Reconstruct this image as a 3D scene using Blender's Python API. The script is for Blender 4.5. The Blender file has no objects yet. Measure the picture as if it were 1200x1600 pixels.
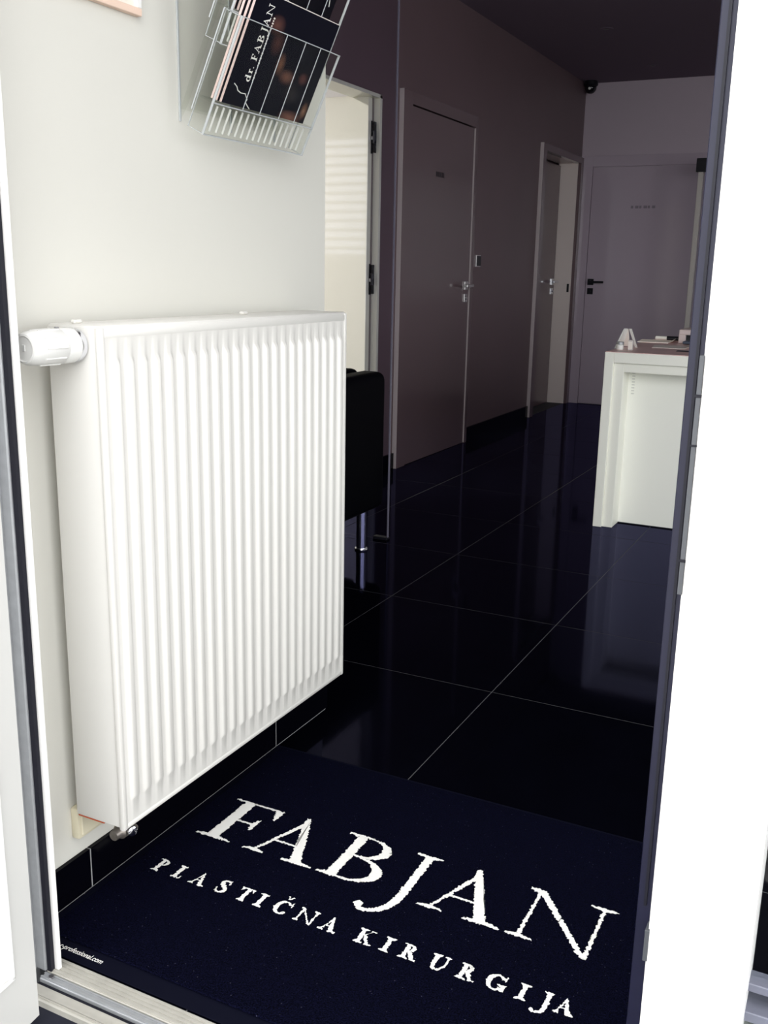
import bpy, bmesh, math, random
from mathutils import Vector, Matrix, noise as mnoise
random.seed(7)
SC = bpy.context.scene
COL = SC.collection

# ------------------------------------------------------------------ camera
cd = bpy.data.cameras.new('camera'); cam = bpy.data.objects.new('camera', cd); COL.objects.link(cam)
cd.sensor_fit = 'HORIZONTAL'; cd.sensor_width = 36.0
cd.lens = 1530.0 / 1200.0 * 36.0
cd.clip_start = 0.02
R_ = Vector((0.89440489, 0.44683354, 0.01948563))
D_ = Vector((0.12414669, -0.20617183, -0.97060846))
F_ = Vector((-0.42968302, 0.87053602, -0.239874))
cam.matrix_world = Matrix(((R_.x, -D_.x, -F_.x, 0), (R_.y, -D_.y, -F_.y, 0), (R_.z, -D_.z, -F_.z, 1.12), (0, 0, 0, 1)))
SC.camera = cam

# ------------------------------------------------------------------ sky, exposure
w = bpy.data.worlds.new('overcast_sky'); SC.world = w; w.use_nodes = True
bg = w.node_tree.nodes['Background']
bg.inputs[0].default_value = (0.97, 0.98, 1.0, 1); bg.inputs[1].default_value = 1.0
SC.view_settings.view_transform = 'Standard'; SC.view_settings.look = 'None'
SC.view_settings.gamma = 1.0; SC.view_settings.use_curve_mapping = False
SC.view_settings.exposure = 2.25
SC.cycles.use_denoising = True
SC.cycles.max_bounces = 10; SC.cycles.diffuse_bounces = 6; SC.cycles.transparent_max_bounces = 24
SC.cycles.caustics_reflective = False; SC.cycles.caustics_refractive = False


def portal(name, loc, rot, sx, sy):
    l = bpy.data.lights.new(name, 'AREA'); l.shape = 'RECTANGLE'; l.size = sx; l.size_y = sy
    l.cycles.is_portal = True
    o = bpy.data.objects.new(name, l); COL.objects.link(o); o.location = loc; o.rotation_euler = rot
    return o


# sky portals in the openings (door, glazed front, windows): they add no light of their own
portal('sky_portal', (-0.6, 0.86, 1.4), (math.pi / 2, 0, 0), 1.1, 2.6)
portal('sky_portal', (1.7, 0.95, 1.35), (math.pi / 2, 0, 0), 3.4, 2.6)
portal('sky_portal', (3.50, 2.8, 1.5), (math.pi / 2, 0, math.pi / 2), 2.8, 2.1)
portal('sky_portal', (-4.95, 0.88, 1.75), (math.pi / 2, 0, 0), 1.1, 1.2)


# ------------------------------------------------------------------ materials
def mat(name, base, rough=0.5, spec=0.5, metal=0.0, noise=0.0, nscale=20.0, bump=0.0, bscale=200.0, coat=0.0):
    m = bpy.data.materials.new(name); m.use_nodes = True
    nt = m.node_tree; b = nt.nodes['Principled BSDF']
    b.inputs['Roughness'].default_value = rough
    b.inputs['Specular IOR Level'].default_value = spec
    b.inputs['Metallic'].default_value = metal
    b.inputs['Coat Weight'].default_value = coat
    b.inputs['Base Color'].default_value = (*base, 1)
    tc = nt.nodes.new('ShaderNodeTexCoord')
    if noise > 0:
        n = nt.nodes.new('ShaderNodeTexNoise'); n.inputs['Scale'].default_value = nscale
        n.inputs['Detail'].default_value = 4
        nt.links.new(tc.outputs['Object'], n.inputs['Vector'])
        r = nt.nodes.new('ShaderNodeMix'); r.data_type = 'RGBA'
        r.inputs['A'].default_value = (*[c * (1 - noise) for c in base], 1)
        r.inputs['B'].default_value = (*[min(1, c * (1 + noise)) for c in base], 1)
        nt.links.new(n.outputs['Fac'], r.inputs['Factor'])
        nt.links.new(r.outputs['Result'], b.inputs['Base Color'])
    if bump > 0:
        n2 = nt.nodes.new('ShaderNodeTexNoise'); n2.inputs['Scale'].default_value = bscale
        n2.inputs['Detail'].default_value = 3
        nt.links.new(tc.outputs['Object'], n2.inputs['Vector'])
        bp = nt.nodes.new('ShaderNodeBump'); bp.inputs['Strength'].default_value = bump
        bp.inputs['Distance'].default_value = 0.002
        nt.links.new(n2.outputs['Fac'], bp.inputs['Height'])
        nt.links.new(bp.outputs['Normal'], b.inputs['Normal'])
    return m


def glassy(name, tint, gloss=0.06, rough=0.02):
    """thin clear sheet: sees through with a tint, and mirrors a little (more at grazing angles)"""
    m = bpy.data.materials.new(name); m.use_nodes = True
    nt = m.node_tree; nt.nodes.clear()
    out = nt.nodes.new('ShaderNodeOutputMaterial')
    tr = nt.nodes.new('ShaderNodeBsdfTransparent'); tr.inputs[0].default_value = (*tint, 1)
    gl = nt.nodes.new('ShaderNodeBsdfGlossy'); gl.inputs['Roughness'].default_value = rough
    lw = nt.nodes.new('ShaderNodeFresnel'); lw.inputs['IOR'].default_value = 1.10 if gloss < 0.05 else 1.45
    mx = nt.nodes.new('ShaderNodeMixShader')
    ge = nt.nodes.new('ShaderNodeNewGeometry')
    fr = nt.nodes.new('ShaderNodeMath'); fr.operation = 'SUBTRACT'; fr.inputs[0].default_value = 1.0
    nt.links.new(ge.outputs['Backfacing'], fr.inputs[1])
    ml = nt.nodes.new('ShaderNodeMath'); ml.operation = 'MULTIPLY'
    nt.links.new(lw.outputs[0], ml.inputs[0]); nt.links.new(fr.outputs[0], ml.inputs[1])
    nt.links.new(ml.outputs[0], mx.inputs[0]); nt.links.new(tr.outputs[0], mx.inputs[1]); nt.links.new(gl.outputs[0], mx.inputs[2])
    nt.links.new(mx.outputs[0], out.inputs[0])
    return m


M = {}
M['wall_white'] = mat('wall_white', (0.69, 0.677, 0.615), 0.45, 0.3, noise=0.012, nscale=3)
M['radiator'] = mat('radiator_enamel', (0.715, 0.70, 0.655), 0.32, 0.45)
M['plastic_white'] = mat('plastic_white', (0.76, 0.755, 0.72), 0.35, 0.4)
M['pvc'] = mat('pvc_white', (0.86, 0.85, 0.82), 0.3, 0.4)
M['cream'] = mat('plastic_cream', (0.76, 0.70, 0.52), 0.45, 0.3)
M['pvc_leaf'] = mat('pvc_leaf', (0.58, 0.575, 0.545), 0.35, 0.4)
M['alu'] = mat('aluminium', (0.36, 0.37, 0.38), 0.42, 0.5, 0.4, noise=0.15, nscale=60)
M['alu_cream'] = mat('threshold_metal', (0.40, 0.385, 0.34), 0.5, 0.4, 0.1, noise=0.16, nscale=35)
M['gasket'] = mat('rubber_black', (0.006, 0.006, 0.012), 0.5, 0.3)
M['frame_blue'] = mat('anodised_blue_grey', (0.0058, 0.0062, 0.024), 0.45, 0.4, noise=0.12, nscale=30)
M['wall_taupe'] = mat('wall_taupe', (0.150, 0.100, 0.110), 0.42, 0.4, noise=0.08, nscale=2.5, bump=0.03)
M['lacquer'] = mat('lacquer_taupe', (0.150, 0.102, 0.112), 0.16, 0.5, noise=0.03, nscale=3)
M['lit_edge'] = mat('lit_edge_grey', (0.55, 0.48, 0.49), 0.4, 0.4)  # pale colour paints the daylight on casing edges that face the entrance
M['wall_lit'] = mat('wall_taupe_lit', (0.52, 0.44, 0.50), 0.5, 0.4, noise=0.05, nscale=2.5, bump=0.03)  # lit copy of the taupe wall: facade light put into the colour
M['lacquer_lit'] = mat('lacquer_taupe_lit', (0.50, 0.42, 0.49), 0.13, 0.5, noise=0.03, nscale=3)  # lit copy of the taupe lacquer for the end wall door
M['door_cream'] = mat('lacquer_cream', (0.78, 0.765, 0.63), 0.035, 0.5)
M['ceiling'] = mat('ceiling_dark', (0.21, 0.165, 0.215), 0.8, 0.1)
M['tile'] = mat('tile_black', (0.0012, 0.0013, 0.0028), 0.06, 0.10, noise=0.3, nscale=8)


def polished(name, base, tint, ior, rough):
    """dark polished stone: near-black body under a bluish mirror gloss that grows towards grazing angles"""
    m = bpy.data.materials.new(name); m.use_nodes = True
    nt = m.node_tree; nt.nodes.clear()
    out = nt.nodes.new('ShaderNodeOutputMaterial'); df = nt.nodes.new('ShaderNodeBsdfDiffuse')
    tc = nt.nodes.new('ShaderNodeTexCoord'); n = nt.nodes.new('ShaderNodeTexNoise'); n.inputs['Scale'].default_value = 9
    nt.links.new(tc.outputs['Object'], n.inputs['Vector'])
    mc = nt.nodes.new('ShaderNodeMix'); mc.data_type = 'RGBA'
    mc.inputs['A'].default_value = (*[c * .6 for c in base], 1); mc.inputs['B'].default_value = (*[c * 1.4 for c in base], 1)
    nt.links.new(n.outputs['Fac'], mc.inputs['Factor']); nt.links.new(mc.outputs['Result'], df.inputs[0])
    gl = nt.nodes.new('ShaderNodeBsdfGlossy'); gl.inputs['Roughness'].default_value = rough; gl.inputs[0].default_value = (*tint, 1)
    fr = nt.nodes.new('ShaderNodeFresnel'); fr.inputs['IOR'].default_value = ior
    mx = nt.nodes.new('ShaderNodeMixShader')
    nt.links.new(fr.outputs[0], mx.inputs[0]); nt.links.new(df.outputs[0], mx.inputs[1]); nt.links.new(gl.outputs[0], mx.inputs[2])
    nt.links.new(mx.outputs[0], out.inputs[0])
    return m


M['tile'] = polished('tile_black', (0.0012, 0.0013, 0.0030), (0.27, 0.27, 0.50), 1.24, 0.07)
M['tile_skirt'] = mat('tile_black_skirting', (0.0014, 0.0014, 0.003), 0.15, 0.08)
M['grout'] = mat('grout_grey', (0.10, 0.10, 0.105), 0.8, 0.1)
M['leather'] = mat('leather_black', (0.0007, 0.0007, 0.0018), 0.6, 0.05, bump=0.1, bscale=120)
M['chrome'] = mat('chrome', (0.75, 0.76, 0.80), 0.18, 0.5, 1.0)
M['steel'] = mat('steel_satin', (0.62, 0.60, 0.60), 0.3, 0.5, 1.0)
M['black'] = mat('black_metal', (0.008, 0.008, 0.012), 0.4, 0.3)
M['desk'] = mat('desk_white', (0.88, 0.875, 0.79), 0.35, 0.4)
M['desk_panel'] = mat('desk_panel_white', (0.87, 0.87, 0.80), 0.35, 0.4)
M['desk_top'] = mat('desk_top_reflection', (0.68, 0.46, 0.43), 0.35, 0.4, noise=0.12, nscale=12)  # brown imitates the dark wall mirrored in a white gloss top
M['paper'] = mat('paper', (0.80, 0.74, 0.68), 0.7, 0.2)
M['ink'] = mat('ink_white', (0.88, 0.87, 0.82), 0.6, 0.2)
M['dark_print'] = mat('dark_print', (0.03, 0.024, 0.03), 0.5, 0.2)
M['peach'] = mat('peach_wood', (0.82, 0.62, 0.50), 0.5, 0.3)
M['brass_dirty'] = mat('valve_metal', (0.30, 0.27, 0.24), 0.4, 0.5, 0.8, noise=0.4, nscale=90)
M['red'] = mat('rust_red', (0.42, 0.09, 0.04), 0.6, 0.2)
M['pavement'] = mat('pavement_grey', (0.42, 0.41, 0.40), 0.8, 0.2, noise=0.15, nscale=6)
M['step'] = mat('step_dark', (0.012, 0.013, 0.022), 0.6, 0.2, noise=0.4, nscale=30)
M['blind'] = mat('blind_white', (0.82, 0.81, 0.76), 0.5, 0.3)
M['spine'] = mat('paper_pink', (0.80, 0.62, 0.58), 0.7, 0.2)
M['rib_pale'] = mat('rib_pale', (0.72, 0.72, 0.70), 0.3, 0.5)
M['glass'] = glassy('clear_glass', (0.96, 0.97, 0.97))
M['glass_tint'] = glassy('tinted_glass', (0.87, 0.87, 0.93))
M['acrylic'] = glassy('acrylic_clear', (0.968, 0.972, 0.962), 0.02, 0.08)
M['acrylic_edge'] = mat('acrylic_edge', (0.50, 0.52, 0.53), 0.25, 0.5)


def mat_pile():
    m = mat('mat_pile_navy', (0.006, 0.0065, 0.018), 0.95, 0.02)
    nt = m.node_tree; b = nt.nodes['Principled BSDF']
    tc = nt.nodes.new('ShaderNodeTexCoord')
    n = nt.nodes.new('ShaderNodeTexNoise'); n.inputs['Scale'].default_value = 420; n.inputs['Detail'].default_value = 2
    nt.links.new(tc.outputs['Object'], n.inputs['Vector'])
    bp = nt.nodes.new('ShaderNodeBump'); bp.inputs['Strength'].default_value = 0.9; bp.inputs['Distance'].default_value = 0.004
    nt.links.new(n.outputs['Fac'], bp.inputs['Height']); nt.links.new(bp.outputs['Normal'], b.inputs['Normal'])
    mr = nt.nodes.new('ShaderNodeMapRange')
    for k, v in zip(('From Min', 'From Max', 'To Min', 'To Max'), (0.35, 0.75, 0.0, 1.0)):
        mr.inputs[k].default_value = v
    nt.links.new(n.outputs['Fac'], mr.inputs['Value'])
    mx = nt.nodes.new('ShaderNodeMix'); mx.data_type = 'RGBA'
    mx.inputs['A'].default_value = (0.0005, 0.0006, 0.0022, 1); mx.inputs['B'].default_value = (0.0048, 0.0053, 0.020, 1)
    nt.links.new(mr.outputs[0], mx.inputs['Factor'])
    # scattered pale lint
    v = nt.nodes.new('ShaderNodeTexVoronoi'); v.inputs['Scale'].default_value = 75
    nt.links.new(tc.outputs['Object'], v.inputs['Vector'])
    lt = nt.nodes.new('ShaderNodeMath'); lt.operation = 'LESS_THAN'; lt.inputs[1].default_value = 0.075
    nt.links.new(v.outputs['Distance'], lt.inputs[0])
    mx2 = nt.nodes.new('ShaderNodeMix'); mx2.data_type = 'RGBA'; mx2.inputs['B'].default_value = (0.045, 0.045, 0.075, 1)
    nt.links.new(mx.outputs['Result'], mx2.inputs['A']); nt.links.new(lt.outputs[0], mx2.inputs['Factor'])
    nt.links.new(mx2.outputs['Result'], b.inputs['Base Color'])
    return m


def mat_cover():
    """near-black printed cover with soft skin-coloured shapes, as on the photograph's leaflets"""
    m = mat('leaflet_cover', (0.002, 0.002, 0.006), 0.45, 0.1)
    nt = m.node_tree; b = nt.nodes['Principled BSDF']
    tc = nt.nodes.new('ShaderNodeTexCoord')
    last = None
    for (u, v, ru, rv, c) in ((0.30, 0.78, 0.10, 0.10, (0.20, 0.085, 0.07)), (0.37, 0.64, 0.08, 0.13, (0.13, 0.055, 0.05)),
                              (0.48, 0.47, 0.06, 0.12, (0.26, 0.12, 0.075)), (0.60, 0.38, 0.11, 0.08, (0.26, 0.12, 0.09)),
                              (0.80, 0.41, 0.07, 0.07, (0.16, 0.06, 0.055)), (0.80, 0.02, 0.16, 0.08, (0.33, 0.15, 0.11)),
                              (0.95, 0.12, 0.05, 0.10, (0.36, 0.19, 0.12)), (0.72, 0.25, 0.12, 0.12, (0.035, 0.03, 0.035))):
        mp = nt.nodes.new('ShaderNodeMapping'); mp.vector_type = 'POINT'
        mp.inputs['Scale'].default_value = (0, 1 / ru, 1 / rv); mp.inputs['Location'].default_value = (0, -u / ru, -v / rv)
        nt.links.new(tc.outputs['Generated'], mp.inputs['Vector'])
        g = nt.nodes.new('ShaderNodeTexGradient'); g.gradient_type = 'SPHERICAL'
        nt.links.new(mp.outputs[0], g.inputs[0])
        mx = nt.nodes.new('ShaderNodeMix'); mx.data_type = 'RGBA'
        mx.inputs['A'].default_value = (0.003, 0.003, 0.009, 1); mx.inputs['B'].default_value = (*[q * .6 for q in c], 1)
        if last: nt.links.new(last.outputs['Result'], mx.inputs['A'])
        nt.links.new(g.outputs['Fac'], mx.inputs['Factor'])
        last = mx
    nt.links.new(last.outputs['Result'], b.inputs['Base Color'])
    return m


M['pile'] = mat_pile(); M['cover'] = mat_cover()
M['cover_plain'] = mat('leaflet_cover_plain', (0.002, 0.002, 0.006), 0.45, 0.1)
M['rubber_edge'] = mat('mat_rubber', (0.0030, 0.0034, 0.0095), 0.7, 0.05)


# ------------------------------------------------------------------ mesh helpers
class MB:
    def __init__(s): s.bm = bmesh.new()

    def box(s, x0, x1, y0, y1, z0, z1, bev=0.0, seg=1):
        r = bmesh.ops.create_cube(s.bm, size=1.0)
        sx, sy, sz = x1 - x0, y1 - y0, z1 - z0
        for v in r['verts']:
            v.co = Vector((x0 + (v.co.x + .5) * sx, y0 + (v.co.y + .5) * sy, z0 + (v.co.z + .5) * sz))
        if bev > 0:
            es = list({e for v in r['verts'] for e in v.link_edges})
            bmesh.ops.bevel(s.bm, geom=es, offset=min(bev, abs(sx) * .49, abs(sy) * .49, abs(sz) * .49), segments=seg, profile=0.5, affect='EDGES')
        return s

    def cyl(s, p0, p1, r0, r1=None, seg=20):
        p0, p1 = Vector(p0), Vector(p1); d = p1 - p0; r1 = r0 if r1 is None else r1
        q = d.to_track_quat('Z', 'Y').to_matrix().to_4x4()
        bmesh.ops.create_cone(s.bm, cap_ends=True, segments=seg, radius1=r0, radius2=r1, depth=d.length,
                              matrix=Matrix.Translation((p0 + p1) / 2) @ q)
        return s

    def lathe(s, p0, d, prof, seg=28):
        """prof: list of (distance along d, radius)"""
        p0 = Vector(p0); d = Vector(d).normalized(); q = d.to_track_quat('Z', 'Y').to_matrix()
        rings = []
        for t, r in prof:
            rings.append([s.bm.verts.new(p0 + d * t + q @ Vector((r * math.cos(a), r * math.sin(a), 0)))
                          for a in [2 * math.pi * k / seg for k in range(seg)]])
        for a, b in zip(rings, rings[1:]):
            for k in range(seg): s.bm.faces.new((a[k], a[(k + 1) % seg], b[(k + 1) % seg], b[k]))
        s.bm.faces.new(rings[0][::-1]); s.bm.faces.new(rings[-1])
        return s

    def sphere(s, c, r, sx=1, sy=1, sz=1, u=16, v=10):
        bmesh.ops.create_uvsphere(s.bm, u_segments=u, v_segments=v, radius=r,
                                  matrix=Matrix.Translation(c) @ Matrix.Diagonal((sx, sy, sz, 1)))
        return s

    def prism(s, pts, ext):
        """polygon of 3D points extruded by the vector ext"""
        ext = Vector(ext)
        a = [s.bm.verts.new(Vector(p)) for p in pts]; b = [s.bm.verts.new(Vector(p) + ext) for p in pts]
        n = len(a)
        s.bm.faces.new(a[::-1]); s.bm.faces.new(b)
        for k in range(n): s.bm.faces.new((a[k], a[(k + 1) % n], b[(k + 1) % n], b[k]))
        return s

    def tube(s, pts, r, seg=8):
        pts = [Vector(p) for p in pts]
        for a, b in zip(pts, pts[1:]): s.cyl(a, b, r, r, seg)
        for p in pts[1:-1]: s.sphere(p, r, u=8, v=6)
        return s

    def build(s, name, m, parent=None, smooth=False, local=False):
        bmesh.ops.recalc_face_normals(s.bm, faces=s.bm.faces)
        if parent is not None and not local:
            inv = Matrix.Translation(-abs_loc(parent))
            bmesh.ops.transform(s.bm, matrix=inv, verts=s.bm.verts)
        me = bpy.data.meshes.new(name); s.bm.to_mesh(me); s.bm.free()
        me.materials.append(m)
        if smooth:
            for p in me.polygons: p.use_smooth = True
            me.set_sharp_from_angle(angle=math.radians(40))
        o = bpy.data.objects.new(name, me); COL.objects.link(o)
        if parent is not None: o.parent = parent
        return o


def abs_loc(o):
    v = Vector((0, 0, 0))
    while o is not None:
        v += o.location; o = o.parent
    return v


def tag(o, label=None, cat=None, group=None, kind=None):
    if label: o['label'] = label
    if cat: o['category'] = cat
    if group: o['group'] = group
    if kind: o['kind'] = kind
    return o


def thing(name, label, cat, loc, group=None, kind=None, rot=(0, 0, 0)):
    o = bpy.data.objects.new(name, None); COL.objects.link(o); o.location = loc; o.rotation_euler = rot
    o.empty_display_size = 0.1
    return tag(o, label, cat, group, kind)


def struct(name, label, cat, loc=(0, 0, 0)):
    return thing(name, label, cat, loc, kind='structure')


def sbox(name, m, boxes, label, cat, bev=0.0):
    b = MB()
    for x in boxes: b.box(*x, bev)
    o = b.build(name, m); return tag(o, label, cat, kind='structure')


# ------------------------------------------------------------------ THE ROOM
XW = -1.185      # white vestibule wall
XD = -2.44       # dark corridor wall
YF = 8.6         # end wall
CE = 2.66        # ceiling
XR = 3.4         # right wall

# floor: grout bed with separate black tiles of 60 cm
flo = MB().box(-5.7, XR + .1, 1.0, YF + .1, -0.12, -0.0005).build('floor', M['grout'])
tag(flo, 'polished black tile floor with thin pale grout joints', 'floor', kind='structure')
tm = None
g = 0.0010
for i in range(-3, 4):
    for j in range(-3, 11):
        x0 = -0.83 + .6 * i; y0 = 2.373 + .6 * j
        xa, xb, ya, yb = max(x0, XD), x0 + .6, max(y0, 1.021), min(y0 + .6, YF)
        if xb - xa < .05 or yb - ya < .05: continue
        full = abs(xb - xa - .6) < 1e-6 and abs(yb - ya - .6) < 1e-6
        if full and tm:
            o = bpy.data.objects.new('tile', tm); COL.objects.link(o); o.parent = flo; o.location = (xa, ya, 0)
        else:
            o = MB().box(g, xb - xa - g, g, yb - ya - g, -.008, 0, .0006).build('tile', M['tile'], flo, local=True); o.location = (xa, ya, 0)
            if full: tm = o.data
MB().box(1.57 + g, XR, 1.021, YF, -.008, 0).build('tiled_field', M['tile'], flo, local=True)
MB().box(-5.6, XD - .001, 1.021, 5.0, -.008, 0).build('tiled_field', M['tile'], flo, local=True)

sbox('ceiling', M['ceiling'], [(-5.7, XR + .1, .9, YF + .1, CE, CE + .15)], 'dark plain ceiling over the corridor', 'ceiling')
sbox('ground', M['pavement'], [(-14, 14, -16, .60, -.22, -.10)], 'grey pavement in front of the entrance', 'ground')
sbox('trim_1', M['step'], [(-1.6, 1.6, .15, .966, -.22, -.014)], 'dark stone doorstep outside the threshold', 'doorstep', .004)
sbox('wall_left', M['wall_white'], [(-2.6, XW, .93, 2.06, -.01, CE)], 'white vestibule wall behind the radiator', 'wall')

wl = MB()
for (y0, y1, z0, z1) in ((2.06, 3.95, 0, CE), (3.95, 4.823, 1.99, CE), (4.823, 5.10, 0, CE), (5.10, 6.12, 2.02, CE), (6.12, 7.55, 0, CE),
                         (7.55, 8.5, 2.04, CE), (8.5, YF + .1, 0, CE)):
    wl.box(XD - .12, XD, y0, y1, z0, z1)
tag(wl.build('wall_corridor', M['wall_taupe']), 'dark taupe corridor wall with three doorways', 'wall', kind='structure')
sbox('wall_back', M['wall_lit'], [(XD - .2, XR + .1, YF, YF + .12, 0, CE)], 'end wall of the corridor, taupe painted lighter as if lit', 'wall')
sbox('wall_right', M['wall_taupe'], [(XR, XR + .12, .93, 1.4, 0, CE), (XR, XR + .12, 1.4, 4.2, 0, .45), (XR, XR + .12, 1.4, 4.2, 2.55, CE), (XR, XR + .12, 4.2, YF + .1, 0, CE)], 'dark taupe wall on the reception side', 'wall')
# side room behind the open cream door
sbox('wall_side_room', M['wall_white'], [(-5.7, -5.6, .9, 5.05, 0, CE), (-5.7, XD - .12, 4.95, 5.05, 0, CE), (-5.6, -5.5, .9, 1.0, 0, CE),
     (-5.5, -4.4, .9, 1.0, 0, 1.2), (-5.5, -4.4, .9, 1.0, 2.36, CE), (-4.4, -2.6, .9, 1.0, 0, CE)], 'white walls of the side room behind the cream door', 'wall')
# backing behind the closed corridor doors
sbox('wall_behind_doors', M['wall_taupe'], [(XD - .3, XD - .2, 5.05, YF + .1, 0, CE)], 'dark wall behind the closed corridor doors', 'wall')

# skirting of the white wall: black tiles with pale joints
sk = tag(MB().box(XW, XW + .0086, 1.02, 2.06, 0, .079).build('baseboard_left', mat('skirting_grout', (.30, .30, .30), .7)), 'black tile skirting under the white wall', 'skirting', kind='structure')
for (a, b) in ((1.021, 1.1938), (1.1962, 1.8206), (1.823, 2.06)):
    MB().box(XW, XW + .009, a, b, .0014, .080, .0006).build('tile', M['tile_skirt'], sk)
MB().box(XW - .9, XW + .009, 2.06, 2.069, .0025, .080, .0006).build('tile', M['tile_skirt'], sk)
sk2 = MB()
for (a, b) in ((2.07, 3.95), (4.825, 5.03), (6.13, 7.47)): sk2.box(XD, XD + .012, a, b, 0, .092, .001)
tag(sk2.build('baseboard_corridor', M['tile_skirt']), 'black skirting along the dark corridor wall', 'skirting', kind='structure')

# ------------------------------------------------------------------ doorway with the open cream door (side room)
d2 = struct('door_2', 'open glossy cream door with black hinges, in the corridor wall', 'door', (-2.5, 4.8, 0))
MB().box(-3.32, -2.476, 4.745, 4.788, .006, 1.985, .002).build('leaf', M['door_cream'], d2)
f = MB().box(XD - .125, XD + .003, 4.800, 4.823, 0, 1.99).box(XD - .125, XD + .003, 3.95, 4.823, 1.975, 1.992)
f.box(XD - .125, XD + .003, 3.945, 3.965, 0, 1.99).box(-2.505, -2.488, 4.788, 4.802, 0, 1.975)
f.build('frame', M['door_cream'], d2)
MB().box(-2.4885, -2.472, 4.786, 4.799, .006, 1.98).build('seal', mat('seal_grey', (.20, .17, .16), .6), d2)
for z in (1.785, 1.07):
    h = MB()
    h.box(-2.476, -2.470, 4.775, 4.787, z - .08, z + .08).box(-2.462, -2.456, 4.776, 4.798, z - .075, z + .075)
    h.cyl((-2.456, 4.778, z - .03), (-2.456, 4.778, z + .03), .010).box(-2.474, -2.456, 4.776, 4.784, z - .032, z - .022)
    h.box(-2.474, -2.456, 4.776, 4.784, z + .022, z + .032)
    hh = h.build('hinge', M['black'], d2)
    MB().box(-2.472, -2.464, 4.7715, 4.7765, z - .012, z + .004).build('pin', M['steel'], hh)

# window of the side room with blinds (mirrored in the cream door)
w2 = struct('window_2', 'side room window with white horizontal blinds', 'window', (-4.95, .95, 1.2))
f = MB()
for b in ((-5.5, -5.44, .92, .98, 1.2, 2.36), (-4.46, -4.4, .92, .98, 1.2, 2.36), (-5.5, -4.4, .92, .98, 1.2, 1.26), (-5.5, -4.4, .92, .98, 2.30, 2.36)): f.box(*b)
f.build('frame', M['pvc'], w2)
MB().box(-5.44, -4.46, .945, .955, 1.26, 2.30).build('pane', M['glass'], w2)
for k in range(12):
    z = 1.30 + k * .083
    MB().prism([(-5.47, 1.002, z + .030), (-5.47, 1.040, z), (-5.47, 1.042, z + .002), (-5.47, 1.004, z + .032)], (1.04, 0, 0)).build('slat', M['blind'], w2)

w3 = struct('window_added', 'tall unseen window added in the right hand wall for more light', 'window', (XR, 2.8, .45))  # unseen window, added to bring more daylight to desk and corridor
f = MB()
for b in ((1.4, 1.46, .45, 2.55), (4.14, 4.2, .45, 2.55), (2.77, 2.83, .45, 2.55), (1.4, 4.2, .45, .51), (1.4, 4.2, 2.49, 2.55)): f.box(XR + .03, XR + .09, *b)
f.build('frame', M['pvc'], w3)
for b in ((1.46, 2.77), (2.83, 4.14)): MB().box(XR + .055, XR + .063, *b, .51, 2.49).build('pane', M['glass'], w3)

# unseen lamp added in the side room to brighten the cream door
cl = thing('added_lamp', 'round white lamp added unseen in the side room to brighten the cream door', 'lamp', (-3.9, 3.0, CE))
MB().lathe((-3.9, 3.0, CE), (0, 0, -1), [(0, .16), (.03, .17), (.05, .17)], 28).build('housing', M['plastic_white'], cl, True)
ll = bpy.data.lights.new('added_lamp_light', 'AREA'); ll.shape = 'DISK'; ll.size = .32; ll.energy = 30; ll.color = (1.0, .97, .86)
lo_ = bpy.data.objects.new('added_lamp_light', ll); COL.objects.link(lo_); lo_.location = (-3.9, 3.0, CE - .055)

# ------------------------------------------------------------------ closed door in the corridor wall
def handle_set(parent, m, p, along, out, lever=.115, up=1.0, lock=True):
    """rose + lever + cylinder rose; along = lever direction, out = away from the leaf"""
    p, a, o = Vector(p), Vector(along), Vector(out)
    q = MB()
    def bx(c, ha, ho, hz):
        e = [c + a * sa * ha + o * so * ho + Vector((0, 0, sz * hz)) for sa in (-1, 1) for so in (-1, 1) for sz in (-1, 1)]
        xs = [v.x for v in e]; ys = [v.y for v in e]; zs = [v.z for v in e]
        q.box(min(xs), max(xs), min(ys), max(ys), min(zs), max(zs), .0015)
    bx(p + o * .005, .026, .005, .026)
    q.cyl(p + o * .01, p + o * .055, .010)
    bx(p + o * .052 + a * (lever / 2 - .008), lever / 2, .007, .009)
    h = q.build('handle', m, parent)
    if lock:
        q = MB(); c = p - Vector((0, 0, .078)); bx(c + o * .004, .025, .004, .026)
        q.cyl(c + o * .008, c + o * .016, .009)
        q.build('lock', m, parent)
    return h


d3 = struct('door_3', 'closed taupe door with steel lever handle beside the cream doorway', 'door', (XD, 5.6, 0))
XC = XD + .028
c = MB().box(XD - .1, XC, 5.03, 5.146, 0, 2.06, .0015).box(XD - .1, XC, 6.078, 6.12, 0, 2.06, .0005).box(XD - .1, XC, 5.146, 6.078, 1.996, 2.06, .0005)
c.build('casing', M['lacquer'], d3)
MB().box(XD + .001, XC + .0005, 5.0285, 5.0305, .002, 2.059).build('lit_edge', M['lit_edge'], d3)  # strip painted light as the lit side of the casing
MB().box(XC - .009, XC + .0004, 6.0765, 6.0785, .006, 1.99).build('lit_edge', M['lit_edge'], d3)
MB().box(XC - .052, XC - .008, 5.150, 6.073, .002, 1.990, .001).build('leaf', M['lacquer'], d3)
handle_set(d3, M['steel'], (XC - .008, 6.015, 1.033), (0, -1, 0), (1, 0, 0))
sg = MB()
for k, (a, b) in enumerate(((0, .020), (.028, .046), (.054, .070), (.078, .096), (.104, .118))):
    sg.box(XC - .009, XC - .0072, 5.500 + a, 5.500 + b, 1.655, 1.683)
sg.build('door_sign', M['dark_print'], d3)

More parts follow.
